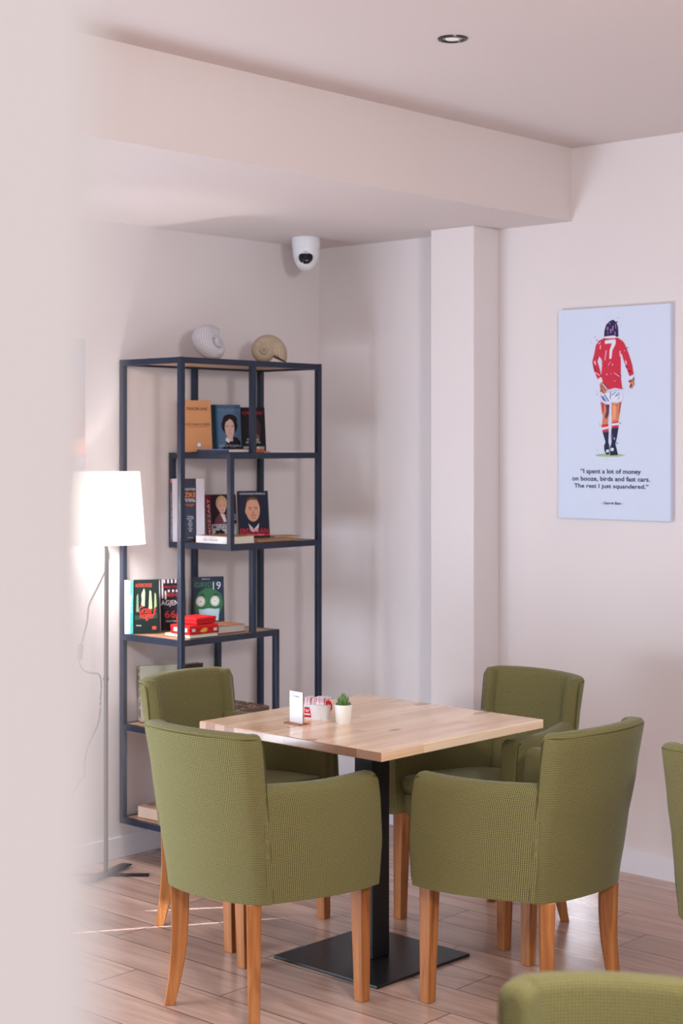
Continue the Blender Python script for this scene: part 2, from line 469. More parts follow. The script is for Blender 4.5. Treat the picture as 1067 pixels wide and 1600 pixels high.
chairs = [
 (3.401, 3.450, 0.034, 'olive green armchair at front left of the table, whole curved back turned to us'),
 (3.992, 2.828, 1.533, 'olive green armchair at front right of the table, its left arm side turned to us'),
 (3.928, 4.089, -1.496, 'olive green armchair between table and metal shelf, back left of the table'),
 (4.571, 3.421, 3.052, 'olive green armchair behind the table beside the pilaster, seat cushion showing'),
 (4.09, 2.135, 0.03, 'green armchair cut off by the right edge under the hanging print'),
 (1.915, 1.199, math.radians(206.4), 'blurred green armchair back in the bottom right corner, closest to us'),
]
proto = make_chair(chairs[0][3], 'green armchairs')
for i, (x, y, a, lab) in enumerate(chairs):
    o = proto if i == 0 else copy_tree(proto)
    o.location = (x, y, 0); o.rotation_euler = (0, 0, a); o['label'] = lab

# ------------------------------------------------------------------ table
TZ = .76
tb = thing('cafe_table', 'square light pine table on a black pedestal between four green chairs', 'table', (3.968, 3.466, 0), -.018)
boxo('tabletop', -.391, -.391, TZ-.028, .391, .391, TZ, M_table, tb, bevel=.0025)
boxo('column', -.04, -.04, .009, .04, .04, TZ-.034, M_blackm, tb, bevel=.003)
boxo('base_plate', -.223, -.223, 0, .223, .223, .009, M_blackm, tb, bevel=.002)
boxo('mounting_plate', -.15, -.15, TZ-.034, .15, .15, TZ-.028, M_blackm, tb)

def txt(name, s, W, Hh, m, parent, loc, rot=(PI/2, 0, 0), keep=False, font_shear=0, bold=.006):
    """lettering as a thin flat mesh fitted into a W x Hh box centred on loc"""
    cu = bpy.data.curves.new(name, 'FONT'); cu.body = s; cu.align_x = 'CENTER'; cu.shear = font_shear
    cu.resolution_u = 3; cu.offset = bold
    o = bpy.data.objects.new(name, cu); COL.objects.link(o)
    dg = bpy.context.evaluated_depsgraph_get(); dg.update()
    me = bpy.data.meshes.new_from_object(o.evaluated_get(dg))
    bpy.data.objects.remove(o); bpy.data.curves.remove(cu)
    xs = [v.co.x for v in me.vertices]; ys = [v.co.y for v in me.vertices]
    cx_, cy_ = (min(xs)+max(xs))/2, (min(ys)+max(ys))/2
    kx, ky = W/(max(xs)-min(xs)), Hh/(max(ys)-min(ys))
    if keep: kx = ky = min(kx, ky)
    for v in me.vertices: v.co = ((v.co.x-cx_)*kx, (v.co.y-cy_)*ky, 0)
    me.materials.clear(); me.materials.append(m)
    r = link(name, me, parent); r.location = loc; r.rotation_euler = rot
    return r
def cmat(c, _c={}):
    if c not in _c: _c[c] = mat('ink_%d_%d_%d' % c, c, .5, spec=.2)
    return _c[c]

# card stand (printed code left out)
st = thing('card_stand', 'white menu card standing on a thin wooden base on the table', 'card stand', (3.757, 3.600, TZ), -.10)
M_ply = m_wood('plywood_stand', [(120, 66, 44), (160, 98, 70), (190, 126, 96)], 4, .5, axis=1)
boxo('base', -.022, -.037, 0, .022, .037, .0035, M_ply, st)
boxo('card_board', 0, -.0315, .0035, .0035, .0315, .102, M_ply, st)
boxo('card', -.0008, -.0313, .0037, 0, .0313, .102, M_white, st)
txt('lettering', 'SCAN MENU', .036, .0042, cmat((70, 80, 120)), st, (-.0012, 0, .087), (PI/2, 0, -PI/2))

# sugar box
sg = thing('sugar_holder', 'white plastic holder with a red printed patch on the table, packed with sachets', 'sugar holder', (3.872, 3.618, TZ), -PI/2+.30)
bm = bmesh.new()
def rrect(w, d, r, n=5):
    o = []
    for cx_, cy_, a0 in ((w-r, d-r, 0), (-w+r, d-r, 90), (-w+r, -d+r, 180), (w-r, -d+r, 270)):
        for k in range(n+1):
            a = math.radians(a0+90*k/n); o.append((cx_+r*math.cos(a), cy_+r*math.sin(a)))
    return o
lv = [[bm.verts.new((a, b, z)) for a, b in rrect(w, d, r)] for w, d, r, z in ((.038, .019, .010, 0), (.046, .027, .013, .047), (.0475, .0285, .014, .0485), (.0445, .0255, .012, .0485), (.036, .017, .009, .004))]
for a, b in zip(lv, lv[1:]):
    for k in range(len(a)): bm.faces.new((a[k], a[(k+1) % len(a)], b[(k+1) % len(a)], b[k]))
bm.faces.new(list(reversed(lv[0]))); bm.faces.new(lv[-1])
bmesh.ops.recalc_face_normals(bm, faces=bm.faces[:])
obj('tray', bm, M_white, sg, sm=40)
M_red = cmat((206, 34, 40))
bm = bmesh.new()
def ty(z): return -(.019+.008*z/.047)-.0006
flat(bm, [(-.036, ty(.006), .006), (-.010, ty(.006), .006), (-.014, ty(.040), .040), (-.032, ty(.040), .040)])
obj('red_patch', bm, M_red, sg)
bm = bmesh.new()
for r0, r1 in ((.0062, .0040),):
    n = 20
    for k in range(n):
        a, b = 2*PI*k/n, 2*PI*(k+1)/n
        if k in (2,): continue
        flat(bm, [(-.023+r*math.cos(q), ty(.030)-.0005, .030+r*math.sin(q)) for r, q in ((r0, a), (r0, b), (r1, b), (r1, a))])
flat(bm, [(-.0215, ty(.03)-.0007, .030), (-.0245, ty(.03)-.0007, .032), (-.0245, ty(.03)-.0007, .028)])
flat(bm, [(-.034, ty(.017)-.0006, .014), (-.013, ty(.017)-.0006, .014), (-.0135, ty(.02)-.0006, .0185), (-.0335, ty(.02)-.0006, .0185)])
obj('emblem', bm, M_white, sg)
M_sach = mat('sachet_paper', (236, 226, 230), .6); M_pink = cmat((212, 120, 140))
sa0 = None
for i in range(16):
    x = -.036+.0048*i
    if sa0 is None:
        bm = bmesh.new()
        lv2 = [[bm.verts.new((a, b, z)) for a, b in ((-h, -.019), (h, -.019), (h, .019), (-h, .019))] for h, z in ((.0005, 0), (.0018, .02), (.0019, .045), (.0004, .062))]
        loft(bm, lv2)
        s_ = obj('sugar_sachet', bm, M_sach, None, sm=30); sa0 = s_
        bm = bmesh.new()
        for q in range(5):
            zz = .046+.003*q; box(bm, -.0022, -.015, zz, -.0019, .012-.003*(q % 2), zz+.0012); box(bm, -.0008+.0022, -.015, zz, .0022, .010, zz+.0012)
            box(bm, -.0016, -.0192, zz, .0016, -.0190, zz+.0012)
        obj('print', bm, M_pink, s_)
    else:
        s_ = sa0.copy(); COL.objects.link(s_)
        c = sa0.children[0].copy(); COL.objects.link(c); c.parent = s_
    w = Matrix.Rotation(-PI/2+.30, 4, 'Z') @ Vector((x, 0, 0))
    s_.location = (3.872+w.x, 3.618+w.y, TZ+.006+random.uniform(0, .006)); s_.rotation_euler = (random.uniform(-.05, .05), random.uniform(-.06, .10), -PI/2+.30)
    tag(s_, 'slim white sugar sachet with pink print packed in the white holder', 'sachet', 'sachets in the sugar holder')
bm = bmesh.new()
pts = [(.046, .006, .030), (.052, .004, .043), (.050, -.004, .055), (.046, -.014, .058), (.042, -.022, .055)]
for a, b in zip(pts, pts[1:]):
    d = .006
    vs = [bm.verts.new((a[0], a[1], a[2]-d)), bm.verts.new((b[0], b[1], b[2]-d)), bm.verts.new((b[0], b[1], b[2]+d)), bm.verts.new((a[0], a[1], a[2]+d))]
    bm.faces.new(vs)
ob = obj('red_wrapper', bm, M_red, sg); so = ob.modifiers.new('t', 'SOLIDIFY'); so.thickness = .0012

# potted succulent
pl = thing('potted_succulent', 'small green succulent in a white pot on the pine table', 'potted plant', (3.866, 3.497, TZ))
bm = bmesh.new()
lathe(bm, [(.0235, 0), (.0245, .002), (.0285, .056), (.0285, .060), (.0262, .060), (.0255, .050)], 40, cap0=True)
obj('pot', bm, mat('pot_ceramic', (236, 232, 228), .45), pl, sm=40)
bm = bmesh.new(); lathe(bm, [(.0256, .050), (.012, .053), (.0, .054)], 24)
obj('soil', bm, mat('soil', (72, 62, 52), .95), pl, sm=60)
M_succ = mat('succulent_green', (84, 122, 66), .5); g = N(M_succ)
n = g.new('ShaderNodeTexNoise', i_Vector=g.new('ShaderNodeTexCoord').outputs['Object'], i_Scale=70.0)
g.to(g.ramp(n.outputs[0], [(.3, (52, 88, 46)), (.7, (122, 156, 84))]), 'Base Color')
def leaf(bm, az, el, L, w, z0, r0):
    M = Matrix.Translation((r0*math.cos(az), r0*math.sin(az), z0)) @ Matrix.Rotation(az, 4, 'Z') @ Matrix.Rotation(-el, 4, 'Y')
    rings = []
    for i in range(9):
        q = i/8; hw = w*(.55+.9*q)*(1-q**4)**.5 if q < 1 else 0
        hw = w*math.sin(PI*(.15+.85*q)**.9)*.95+.0004 if q < 1 else .0003
        up = .006*q*q
        rings.append([bm.verts.new(M @ Vector((L*q, hw*math.cos(a), up+hw*.62*math.sin(a)))) for a in [2*PI*k/10 for k in range(10)]])
    for a, b in zip(rings, rings[1:]):
        for k in range(10): bm.faces.new((a[k], a[(k+1) % 10], b[(k+1) % 10], b[k]))
    bm.faces.new(rings[0]); bm.faces.new(list(reversed(rings[-1])))
for ring_i, (cnt, el, L, w) in enumerate(((8, .35, .026, .0062), (7, .78, .031, .0058), (6, 1.08, .036, .0052), (4, 1.35, .040, .0042))):
    for k in range(cnt):
        bm = bmesh.new()
        leaf(bm, 2*PI*(k+.5*ring_i)/cnt+.3, el+random.uniform(-.08, .08), L*random.uniform(.9, 1.1), w, .052+.001*ring_i, .003)
        bmesh.ops.recalc_face_normals(bm, faces=bm.faces[:])
        obj('leaf', bm, M_succ, pl, sm=60)

# ------------------------------------------------------------------ metal shelf unit
Z = [.165, .536, .893, 1.248, 1.612, 1.982]          # top faces of the six levels
SX0, SX1, SYF, SYB = 4.243, 5.036, 4.677, 5.040
XA, XM, XB = 4.506, 4.628, 4.783
R_ = .022
sh = thing('metal_shelf_unit', 'tall dark blue steel shelf with stepped wooden boards in the corner', 'shelf', (SX0, SYF, 0))
def post(x, y, z0, z1):
    boxo('post', x-SX0, y-SYF, z0, x-SX0+R_, y-SYF+R_, z1, M_navy, sh, bevel=.0015)
def level(x0, x1, z):
    bm = bmesh.new(); t = .024; a0, a1, b0, b1 = x0-SX0, x1-SX0, 0, SYB-SYF
    box(bm, a0+.0005, b0+.0005, z-t, a1-.0005, b0+R_-.0005, z-.0006); box(bm, a0+.0005, b1-R_+.0005, z-t, a1-.0005, b1-.0005, z-.0006)
    box(bm, a0+.0005, b0+R_, z-t, a0+R_, b1-R_, z-.0006); box(bm, a1-R_, b0+R_, z-t, a1-.0005, b1-R_, z-.0006)
    fr = obj('frame_ring', bm, M_navy, sh, bevel=.001)
    boxo('board', a0+R_-.004, b0+R_-.004, z-.016, a1-R_+.004, b1-R_+.004, z-.0012, M_shelfw, sh)
for z0, x0, x1 in ((Z[5], SX0, SX1), (Z[4], XA, SX1), (Z[3], XA, SX1), (Z[2], SX0, XB), (Z[1], SX0, XB), (Z[0], SX0, SX1)): level(x0, x1, z0)
zb, zt = Z[0]-.024, Z[5]
for y in (SYF, SYB-R_):
    post(SX0, y, zb, zt); post(SX1-R_, y, zb, zt)
    post(XA, y, Z[3]-.024, Z[4]); post(XB-R_, y, zb, Z[2])
    post(XM, y, Z[4]-.02, Z[5]-.001); post(XM, y, Z[2]-.02, Z[3]-.024)
bm = bmesh.new()
Mx = Matrix.Translation((SX0-SX0+R_*.6, SYB-SYF-R_-.001, 1.81)) @ Matrix.Rotation(PI/2, 4, 'X')
lathe(bm, [(.005, 0), (.004, .002), (0, .003)], 12, M=Mx)
for z in (Z[0]-.012, Z[2]-.012, Z[5]-.012):
    for x in (.007, SX1-SX0-.007):
        lathe(bm, [(.003, 0), (.002, .001), (0, .0012)], 10, M=Matrix.Translation((x, 0, z)) @ Matrix.Rotation(PI/2, 4, 'X'))
obj('screw', bm, M_lampm, sh)

# ------------------------------------------------------------------ books
def cross(a, b): return a.x*b.y-a.y*b.x
def standing(label, pxl, pxr, yl, deg, lvl, h, t, cover, spine=None, lean=6, group='books on the metal shelf', pages=True, w=None, dz=0, name='book'):
    """book standing with its front cover turned out; returns (root, cover part, width, height)"""
    r = ray(pxl); P0 = Vector((r.x*yl/r.y, yl)); a = math.radians(deg); d = Vector((math.cos(a), math.sin(a)))
    if w is None:
        rr = ray(pxr); w = -cross(rr, P0)/cross(rr, d)
    l = math.radians(lean)
    root = thing(name, label, 'book', (P0.x, P0.y, Z[lvl]+.0012+dz+t*math.sin(l)), a, group)
    root.rotation_euler = (-l, 0, a)
    c = .0022
    bm = bmesh.new()
    box(bm, 0, 0, 0, w, c, h); box(bm, 0, t-c, 0, w, t, h); box(bm, 0, c, 0, c, t-c, h, 1)
    cv = obj('cover', bm, [cmat(cover), cmat(spine or cover)], root)
    if pages: boxo('pages', c, c, .002, w-.003, t-c, h-.002, M_paper, root)
    return root, cv, w, h
LAY = [0]
def put(cv, s, w, h, x, z, W, Hh, col, shear=0):
    LAY[0] += 1
    return txt('lettering', s, W*w, Hh*h, cmat(col), cv, (x*w, -.0006-.00004*(LAY[0] % 7), z*h), font_shear=shear)
def art(cv, w, h, shapes, name='cover_art'):
    """printed shapes in cover units (0..1 across, 0..1 up)"""
    cols, bm = [], bmesh.new()
    for i, (col, pts) in enumerate(shapes):
        if col not in cols: cols.append(col)
        flat(bm, [(x*w, -.0001-.00003*i, z*h) for x, z in pts], cols.index(col))
    bmesh.ops.recalc_face_normals(bm, faces=bm.faces[:])
    for f in bm.faces:
        if f.normal.y > 0: f.normal_flip()
    o = obj(name, bm, [cmat(c) for c in cols], cv)
    return o
def ell(cx_, cz, rx, rz, n=20, a0=0, a1=360):
    return [(cx_+rx*math.cos(math.radians(a0+(a1-a0)*k/n)), cz+rz*math.sin(math.radians(a0+(a1-a0)*k/n))) for k in range(n if a1-a0 == 360 else n+1)]
def rc(x0, z0, x1, z1): return [(x0, z0), (x1, z0), (x1, z1), (x0, z1)]

# level 5 (second from top): orange, blue portrait, black
_, cv, w, h = standing('orange paperback with black title on the upper shelf, leftmost of three', 285, 332, 4.965, -22, 4, .213, .012, (206, 148, 104), (222, 196, 168))
put(cv, 'TREVOR LING', w, h, .52, .835, .70, .055, (40, 30, 34)); put(cv, 'HISTORIA E FESE', w, h, .52, .535, .84, .045, (120, 70, 50)); put(cv, 'NE LINDJE DHE PERENDIM', w, h, .52, .485, .60, .022, (140, 88, 60))
art(cv, w, h, [((150, 150, 175), ell(.56, .14, .075, .05)), ((232, 232, 240), ell(.56, .14, .058, .038))])
_, cv, w, h = standing('blue paperback with a dark-haired portrait on the upper shelf, middle of three', 333, 378, 4.945, -22, 4, .196, .022, (88, 116, 150), (16, 24, 46))
art(cv, w, h, [((20, 44, 62), rc(0, 0, .14, 1)), ((44, 98, 124), rc(.14, 0, .20, 1)), ((74, 100, 134), rc(.2, .84, 1, 1)), ((22, 20, 34), [(.22, 0), (1, 0), (1, .10), (.95, .22), (.82, .32), (.60, .28), (.42, .14)]),
 ((28, 22, 26), ell(.60, .56, .28, .20)), ((28, 22, 26), ell(.62, .68, .25, .12)), ((216, 180, 170), ell(.60, .50, .165, .21)), ((216, 180, 170), rc(.52, .22, .70, .36)), ((28, 22, 26), [(.40, .70), (.46, .62), (.62, .70), (.78, .62), (.84, .74), (.6, .80)]),
 ((235, 230, 235), [(.44, .24), (.56, .18), (.60, .25), (.48, .31)]), ((70, 44, 46), rc(.48, .535, .57, .55)), ((70, 44, 46), rc(.65, .535, .74, .55)), ((176, 120, 116), rc(.56, .385, .67, .395)), ((190, 146, 138), [(.60, .52), (.63, .44), (.59, .44)])])
put(cv, 'REVOLUCIONI DHE', w, h, .60, .885, .78, .07, (128, 156, 184)); put(cv, 'ALEXIS DE TOCQUEVILLE', w, h, .60, .12, .78, .06, (180, 190, 206)); put(cv, 'IDE', w, h, .60, .035, .16, .04, (150, 160, 180))
_, cv, w, h = standing('black paperback with red top lettering on the upper shelf, rightmost of three', 379, 416, 4.93, -22, 4, .188, .016, (24, 20, 28))
art(cv, w, h, [((62, 44, 44), ell(.62, .52, .18, .22)), ((190, 150, 110), [(.52, .70), (.58, .68), (.60, .75), (.54, .78)]), ((110, 80, 70), [(.5, .30), (.7, .22), (.76, .34), (.6, .42)])])
put(cv, 'KUJTIMET E TERRORIT', w, h, .48, .86, .86, .085, (190, 36, 44)); put(cv, 'RRUGA DREJT\nNJE BOTE TJETER', w, h, .46, .235, .62, .12, (206, 206, 214)); put(cv, 'IAIN PALMAN', w, h, .48, .09, .86, .065, (240, 240, 245))

def lying(label, x, y, z, w, d, t, yaw, cover, page=(230, 222, 206), group='books on the metal shelf', spine=None, top=None, name='book'):
    """book lying flat, spine along its front edge; local x along the spine"""
    root = thing(name, label, 'book', (x, y, z), math.radians(yaw), group)
    c = min(.002, t*.2); bm = bmesh.new()
    box(bm, 0, 0, 0, w, d, c); box(bm, 0, 0, t-c, w, d, t, 2); box(bm, 0, 0, c, w, c, t-c, 1)
    cv = obj('cover', bm, [cmat(cover), cmat(spine or cover), cmat(top or cover)], root)
    boxo('pages', .002, c, c, w-.002, d-.003, t-c, cmat(page), root)
    return root, cv
z4 = Z[4]+.0015
lying('thin dark blue patterned book with a whitish end lying below the orange paperback', XA+.012, 4.885, z4, .185, .135, .013, -90, (52, 66, 104), (222, 216, 214), top=(120, 130, 150))

lying('thin orange-brown folder lying by the black paperback', on_y(399, 4.73), 4.735, z4, .075, .10, .014, 12, (190, 96, 52), (150, 60, 40))
root, _ = lying('sheaf of white papers lying at the right end of the upper shelf', on_y(424, 4.73), 4.735, z4, .15, .14, .004, -14, (228, 228, 236), name='paper_sheaf')
root['category'] = 'papers'

# level 4
_, cv, w, h = standing('thick white hardback with a dark title band standing under the upper shelf', 270, 320, 4.985, -26, 3, .256, .030, (206, 202, 216), (30, 32, 44), lean=2)
art(cv, w, h, [((52, 56, 74), rc(.36, 0, .74, 1))])
put(cv, 'RGATITJA', w, h, .55, .825, .34, .045, (230, 232, 240)); put(cv, 'ZIKE', w, h, .555, .74, .33, .075, (240, 140, 60)); put(cv, 'FUTBOLL', w, h, .55, .655, .34, .05, (230, 232, 240))
put(cv, 'teoria dhe praktika\nmetodologjia', w, h, .54, .575, .30, .045, (220, 120, 60)); put(cv, 'Permbajtja\nsistemi taktik\nlojtari\nportieri\nmbrojtja\nsulmi\nstervitja\nekipi', w, h, .55, .28, .22, .26, (214, 216, 226)); put(cv, 'Tirane 2018', w, h, .55, .06, .16, .014, (224, 226, 236))
bm = bmesh.new(); box(bm, -.0006, .003, h-.016, 0, .026, h-.0005); obj('red_label', bm, cmat((236, 92, 70)), cv)
s_ = txt('lettering', 'RGATITJA ZIKE NE FUTBOLL', .19, .014, cmat((220, 216, 222)), cv, (-.0007, .015, .105), (PI/2, 0, -PI/2)); s_.rotation_euler = (PI/2, PI/2, -PI/2)
_, cv, w, h = standing('dark paperback with a pale-wigged portrait and red spine strip on the middle shelf', 324, 371, 4.965, -18, 3, .188, .014, (48, 30, 44), (190, 188, 184))
art(cv, w, h, [((120, 24, 40), rc(0, 0, .17, 1)), ((212, 212, 220), rc(.17, 0, 1, .34)), ((118, 62, 74), [(.24, .34), (.30, .46), (.44, .58), (.72, .56), (.82, .42), (.84, .34)]), ((206, 170, 128), ell(.52, .80, .19, .17)), ((226, 178, 160), ell(.53, .73, .135, .155)),
 ((232, 226, 226), [(.46, .58), (.60, .56), (.66, .40), (.58, .38)]), ((70, 44, 46), rc(.45, .75, .51, .76)), ((70, 44, 46), rc(.58, .75, .64, .76)), ((190, 100, 100), rc(.51, .65, .58, .66)),
 ((200, 200, 206), rc(.84, .53, .98, .555)), ((200, 200, 206), rc(.84, .48, .98, .505)), ((200, 200, 206), rc(.84, .43, .98, .455)), ((40, 40, 52), [(.2, .1), (.30, .18), (.26, .22), (.40, .20), (.5, .12), (.44, .24), (.6, .16), (.56, .11), (.40, .14), (.32, .08)])])
put(cv, 'MOZZART', w, h, .58, .28, .76, .085, (60, 40, 66))
v = txt('lettering', 'MOZZART', .15, .012, cmat((200, 186, 190)), cv, (.085*w, -.0009, .5*h)); v.rotation_euler = (PI/2, -PI/2, 0)
_, cv, w, h = standing('black paperback with a suited portrait and red title on the middle shelf', 375, 422, 4.87, -27, 3, .203, .016, (30, 34, 54), (20, 20, 28), lean=9)
art(cv, w, h, [((212, 210, 222), [(.30, .33), (.48, .21), (.66, .33), (.60, .16), (.38, .16)]), ((40, 32, 34), ell(.47, .74, .27, .20)), ((202, 150, 124), ell(.47, .61, .235, .245)), ((202, 150, 124), ell(.25, .58, .035, .06)),
 ((96, 70, 62), [(.26, .76), (.30, .84), (.46, .88), (.62, .85), (.70, .76), (.60, .81), (.40, .82)]), ((60, 40, 38), rc(.33, .645, .43, .66)), ((60, 40, 38), rc(.52, .645, .63, .66)), ((90, 56, 50), rc(.34, .615, .42, .625)), ((90, 56, 50), rc(.53, .615, .62, .625)),
 ((170, 112, 94), [(.47, .60), (.44, .53), (.52, .53)]), ((96, 62, 56), rc(.40, .49, .56, .505)), ((150, 90, 80), rc(.41, .44, .56, .455)), ((196, 34, 44), rc(0, .075, 1, .115))])
put(cv, 'KRISTOFORO SPINELLA', w, h, .48, .94, .84, .035, (214, 216, 226)); put(cv, 'ERDOGAN', w, h, .48, .175, .92, .10, (224, 40, 48)); put(cv, 'sulltani i ri i bosforit', w, h, .5, .095, .6, .022, (240, 220, 220))
root, cv = lying('thick book lying on the middle shelf, white spine with upside-down title', XA+.012, 4.89, Z[3]+.0015, .190, .145, .030, -90, (224, 220, 224), (226, 218, 198), top=(176, 132, 100))
v = txt('lettering', 'HISTORIA E FESE', .085, .008, cmat((60, 64, 92)), cv, (.085, -.0006, .014)); v.rotation_euler = (PI/2, PI, 0)
v = txt('lettering', 'NE LINDJE DHE NE PERENDIM', .07, .0035, cmat((90, 94, 120)), cv, (.085, -.0006, .0235)); v.rotation_euler = (PI/2, PI, 0)
lying('thin brown book lying at the right end of the middle shelf', on_y(400, 4.72), 4.712, Z[3]+.0015, .22, .10, .010, -5, (168, 130, 98), (196, 164, 130))
lying('small loose booklet lying on the brown book of the middle shelf', on_y(428, 4.78), 4.775, Z[3]+.012, .12, .09, .005, -16, (184, 150, 116), (214, 190, 160))

# level 3
for i, (c, p0) in enumerate((((232, 234, 240), 191.0), ((206, 222, 228), 195.0), ((70, 178, 178), 199.5))):
    labs = ('thin white paperback at the left end of the lower shelf, spine out', 'pale grey-blue paperback spine second from the left end of the lower shelf', 'teal paperback spine beside the green and black cover on the lower shelf')
    root, cv, w, h = standing(labs[i], p0+3.5, None, 5.005-.006*i, -42, 2, .212-.002*i, .0125, c, c, lean=1, w=.012)
    if i == 2: v = txt('lettering', 'KUJTIME', .07, .007, cmat((220, 240, 240)), cv, (.006, -.0006, .12)); v.rotation_euler = (PI/2, -PI/2, 0)
_, cv, w, h = standing('dark green paperback with red script title at the left of the lower shelf', 209, 248, 4.985, -36, 2, .213, .012, (20, 34, 34), (24, 160, 150), lean=3)
art(cv, w, h, [((44, 66, 56), [(.05, .35), (.3, .32), (.95, .38), (.95, .28), (.05, .25)]), ((186, 196, 160), [(.30, .52), (.36, .78), (.42, .84), (.46, .76), (.44, .50)]), ((214, 210, 150), [(.60, .45), (.64, .80), (.70, .78), (.74, .46)]), ((120, 150, 120), [(.10, .40), (.12, .70), (.18, .74), (.20, .40)]),
 ((170, 190, 150), ell(.38, .70, .07, .08)), ((150, 170, 120), [(.82, .45), (.84, .76), (.90, .72), (.92, .5)]), ((206, 70, 60), rc(.74, .07, .90, .13))])
put(cv, 'ALFONS DODE', w, h, .40, .895, .66, .07, (200, 70, 50)); put(cv, 'Grate e', w, h, .55, .44, .68, .13, (214, 60, 54), .25); put(cv, 'voger', w, h, .55, .30, .62, .13, (214, 60, 54), .25); put(cv, 'Roman', w, h, .2, .15, .20, .03, (230, 226, 220), .3)
_, cv, w, h = standing('black and white striped paperback with red numerals on the lower shelf', 249, 291, 4.985, -34, 2, .206, .014, (24, 20, 32), (60, 40, 44), lean=8)
art(cv, w, h, [((214, 208, 220), rc(x, .92, x+.07, .995)) for x in (.18, .32, .46, .60, .74)]+[((214, 208, 220), rc(.02, 0, .055, .98)), ((214, 208, 220), rc(.11, .62, .17, .995)), ((214, 208, 220), rc(.22, .60, .28, .77)), ((214, 208, 220), rc(.34, .745, .41, .79)), ((214, 208, 220), rc(.50, .745, .57, .79)), ((214, 208, 220), rc(.64, .745, .71, .79)), ((214, 208, 220), rc(.85, .60, .92, .97))])
put(cv, 'Aleister Crowley', w, h, .52, .845, .78, .06, (196, 40, 48)); put(cv, 'BISHA', w, h, .55, .69, .52, .07, (210, 44, 48)); put(cv, 'AGJENTI', w, h, .50, .52, .84, .13, (232, 232, 240)); put(cv, '666', w, h, .52, .31, .62, .14, (206, 50, 48)); put(cv, 'roman historik', w, h, .5, .18, .5, .04, (200, 190, 200))
_, cv, w, h = standing('dark paperback with a masked green face on the lower shelf', 303, 351, 4.97, -26, 2, .205, .018, (44, 54, 74), (26, 28, 40), lean=4)
art(cv, w, h, [((58, 110, 78), [(.06, .30), (.04, .50), (.16, .68), (.40, .78), (.66, .77), (.92, .64), (.97, .45), (.85, .25), (.4, .15)]), ((40, 78, 60), [(.06, .56), (.30, .68), (.42, .58), (.24, .62)]), ((40, 78, 60), [(.60, .58), (.72, .68), (.92, .60), (.78, .63)]),
 ((196, 200, 196), ell(.23, .51, .15, .105)), ((196, 200, 196), ell(.70, .51, .15, .105)), ((222, 224, 224), ell(.23, .51, .10, .07)), ((222, 224, 224), ell(.70, .51, .10, .07)), ((20, 30, 30), ell(.23, .51, .015, .012)), ((20, 30, 30), ell(.70, .51, .015, .012)),
 ((178, 206, 222), [(.16, .36), (.30, .35), (.5, .37), (.70, .35), (.84, .36), (.80, .12), (.22, .12)]), ((150, 184, 206), rc(.30, .24, .74, .25)), ((150, 184, 206), rc(.30, .19, .74, .20))])
put(cv, 'MERGIM LEKA', w, h, .42, .955, .26, .018, (226, 226, 232)); put(cv, 'CURVID', w, h, .32, .845, .54, .10, (70, 120, 92)); put(cv, '19', w, h, .77, .82, .26, .15, (196, 208, 226))
z2 = Z[2]+.0015
root, cv = lying('white thin book lying on the lower shelf beneath the red cases', 4.322, 4.855, z2, .150, .146, .010, -93, (226, 222, 212), top=(200, 210, 180))
def red_case(label, x, y, z, w, d, t, yaw):
    root = thing('red_case', label, 'case', (x, y, z), math.radians(yaw), 'red cases on the lower shelf')
    bm = bmesh.new(); box(bm, 0, 0, 0, w, d, t*.52); obj('case_bottom', bm, cmat((196, 26, 30)), root, bevel=.003)
    bm = bmesh.new(); box(bm, -.001, -.001, t*.54, w+.001, d+.001, t); obj('case_lid', bm, cmat((214, 34, 36)), root, bevel=.003)
    return root
yc = math.radians(-22)
rt = red_case('large red case with stickers lying on the white book, lower one', 4.322, 4.825, z2+.0102, .112, .150, .036, -91)
bm = bmesh.new(); box(bm, .022, -.0018, .011, .100, -.0012, .026); o1 = obj('white_sticker', bm, M_white, rt)
bm = bmesh.new(); box(bm, .1132, .012, .012, .1138, .030, .023); box(bm, .1132, .125, .009, .1138, .143, .020); obj('small_sticker', bm, cmat((206, 200, 214)), rt)
bm = bmesh.new(); flat(bm, [(.1139, .072+x*.020, .013+z*.008) for x, z in ell(0, 0, 1, .8, 7)]); flat(bm, [(.1140, .078+x*.016, .019+z*.006) for x, z in ell(0, 0, 1, .8, 6)]); obj('yellow_sticker', bm, cmat((226, 170, 80)), rt)
txt('lettering', 'O LLLLLLL O', .066, .006, cmat((206, 60, 60)), rt, (.061, -.0021, .0185))
red_case('smaller red case lying on top of the large red case', 4.350, 4.822, z2+.0102+.0372, .105, .118, .026, -84)
lying('thick worn book with marbled cover lying right of the red cases', 4.500, 4.860, z2, .130, .140, .030, -94, (150, 104, 70), (196, 188, 186), spine=(150, 104, 70), top=(170, 116, 80))

# level 2 and 1
def m_old():
    m = mat('worn_leather', (120, 84, 66), .8); g = N(m)
    n = g.new('ShaderNodeTexNoise', i_Vector=g.new('ShaderNodeTexCoord').outputs['Object'], i_Scale=60.0, i_Detail=8.0)
    g.to(g.ramp(n.outputs[0], [(.35, (92, 60, 46)), (.5, (136, 100, 82)), (.62, (206, 190, 172))]), 'Base Color'); return m
M_old = m_old()
def old_std(label, px, y, deg, w, h, t, lean=3, c=(176, 172, 156)):
    root, cv, w, h = standing(label, px, None, y, deg, 1, h, t, c, w=w, lean=lean)
    cv.data.materials[1] = M_old
    return cv
old_std('antique hardback with grey cover and worn brown spine beside the back left chair', 220, 4.985, -26, .155, .222, .032)
old_std('dark brown old hardback behind the back left chair top', 280, 4.985, -4, .13, .205, .03, 2, (66, 52, 48))
root, cv = lying('large worn brown volume lying on the shelf right of the back left chair', on_y(345, 4.74), 4.72, Z[1]+.0015, .24, .20, .045, -3, (110, 86, 74), (222, 216, 206))
cv.data.materials[2] = M_old
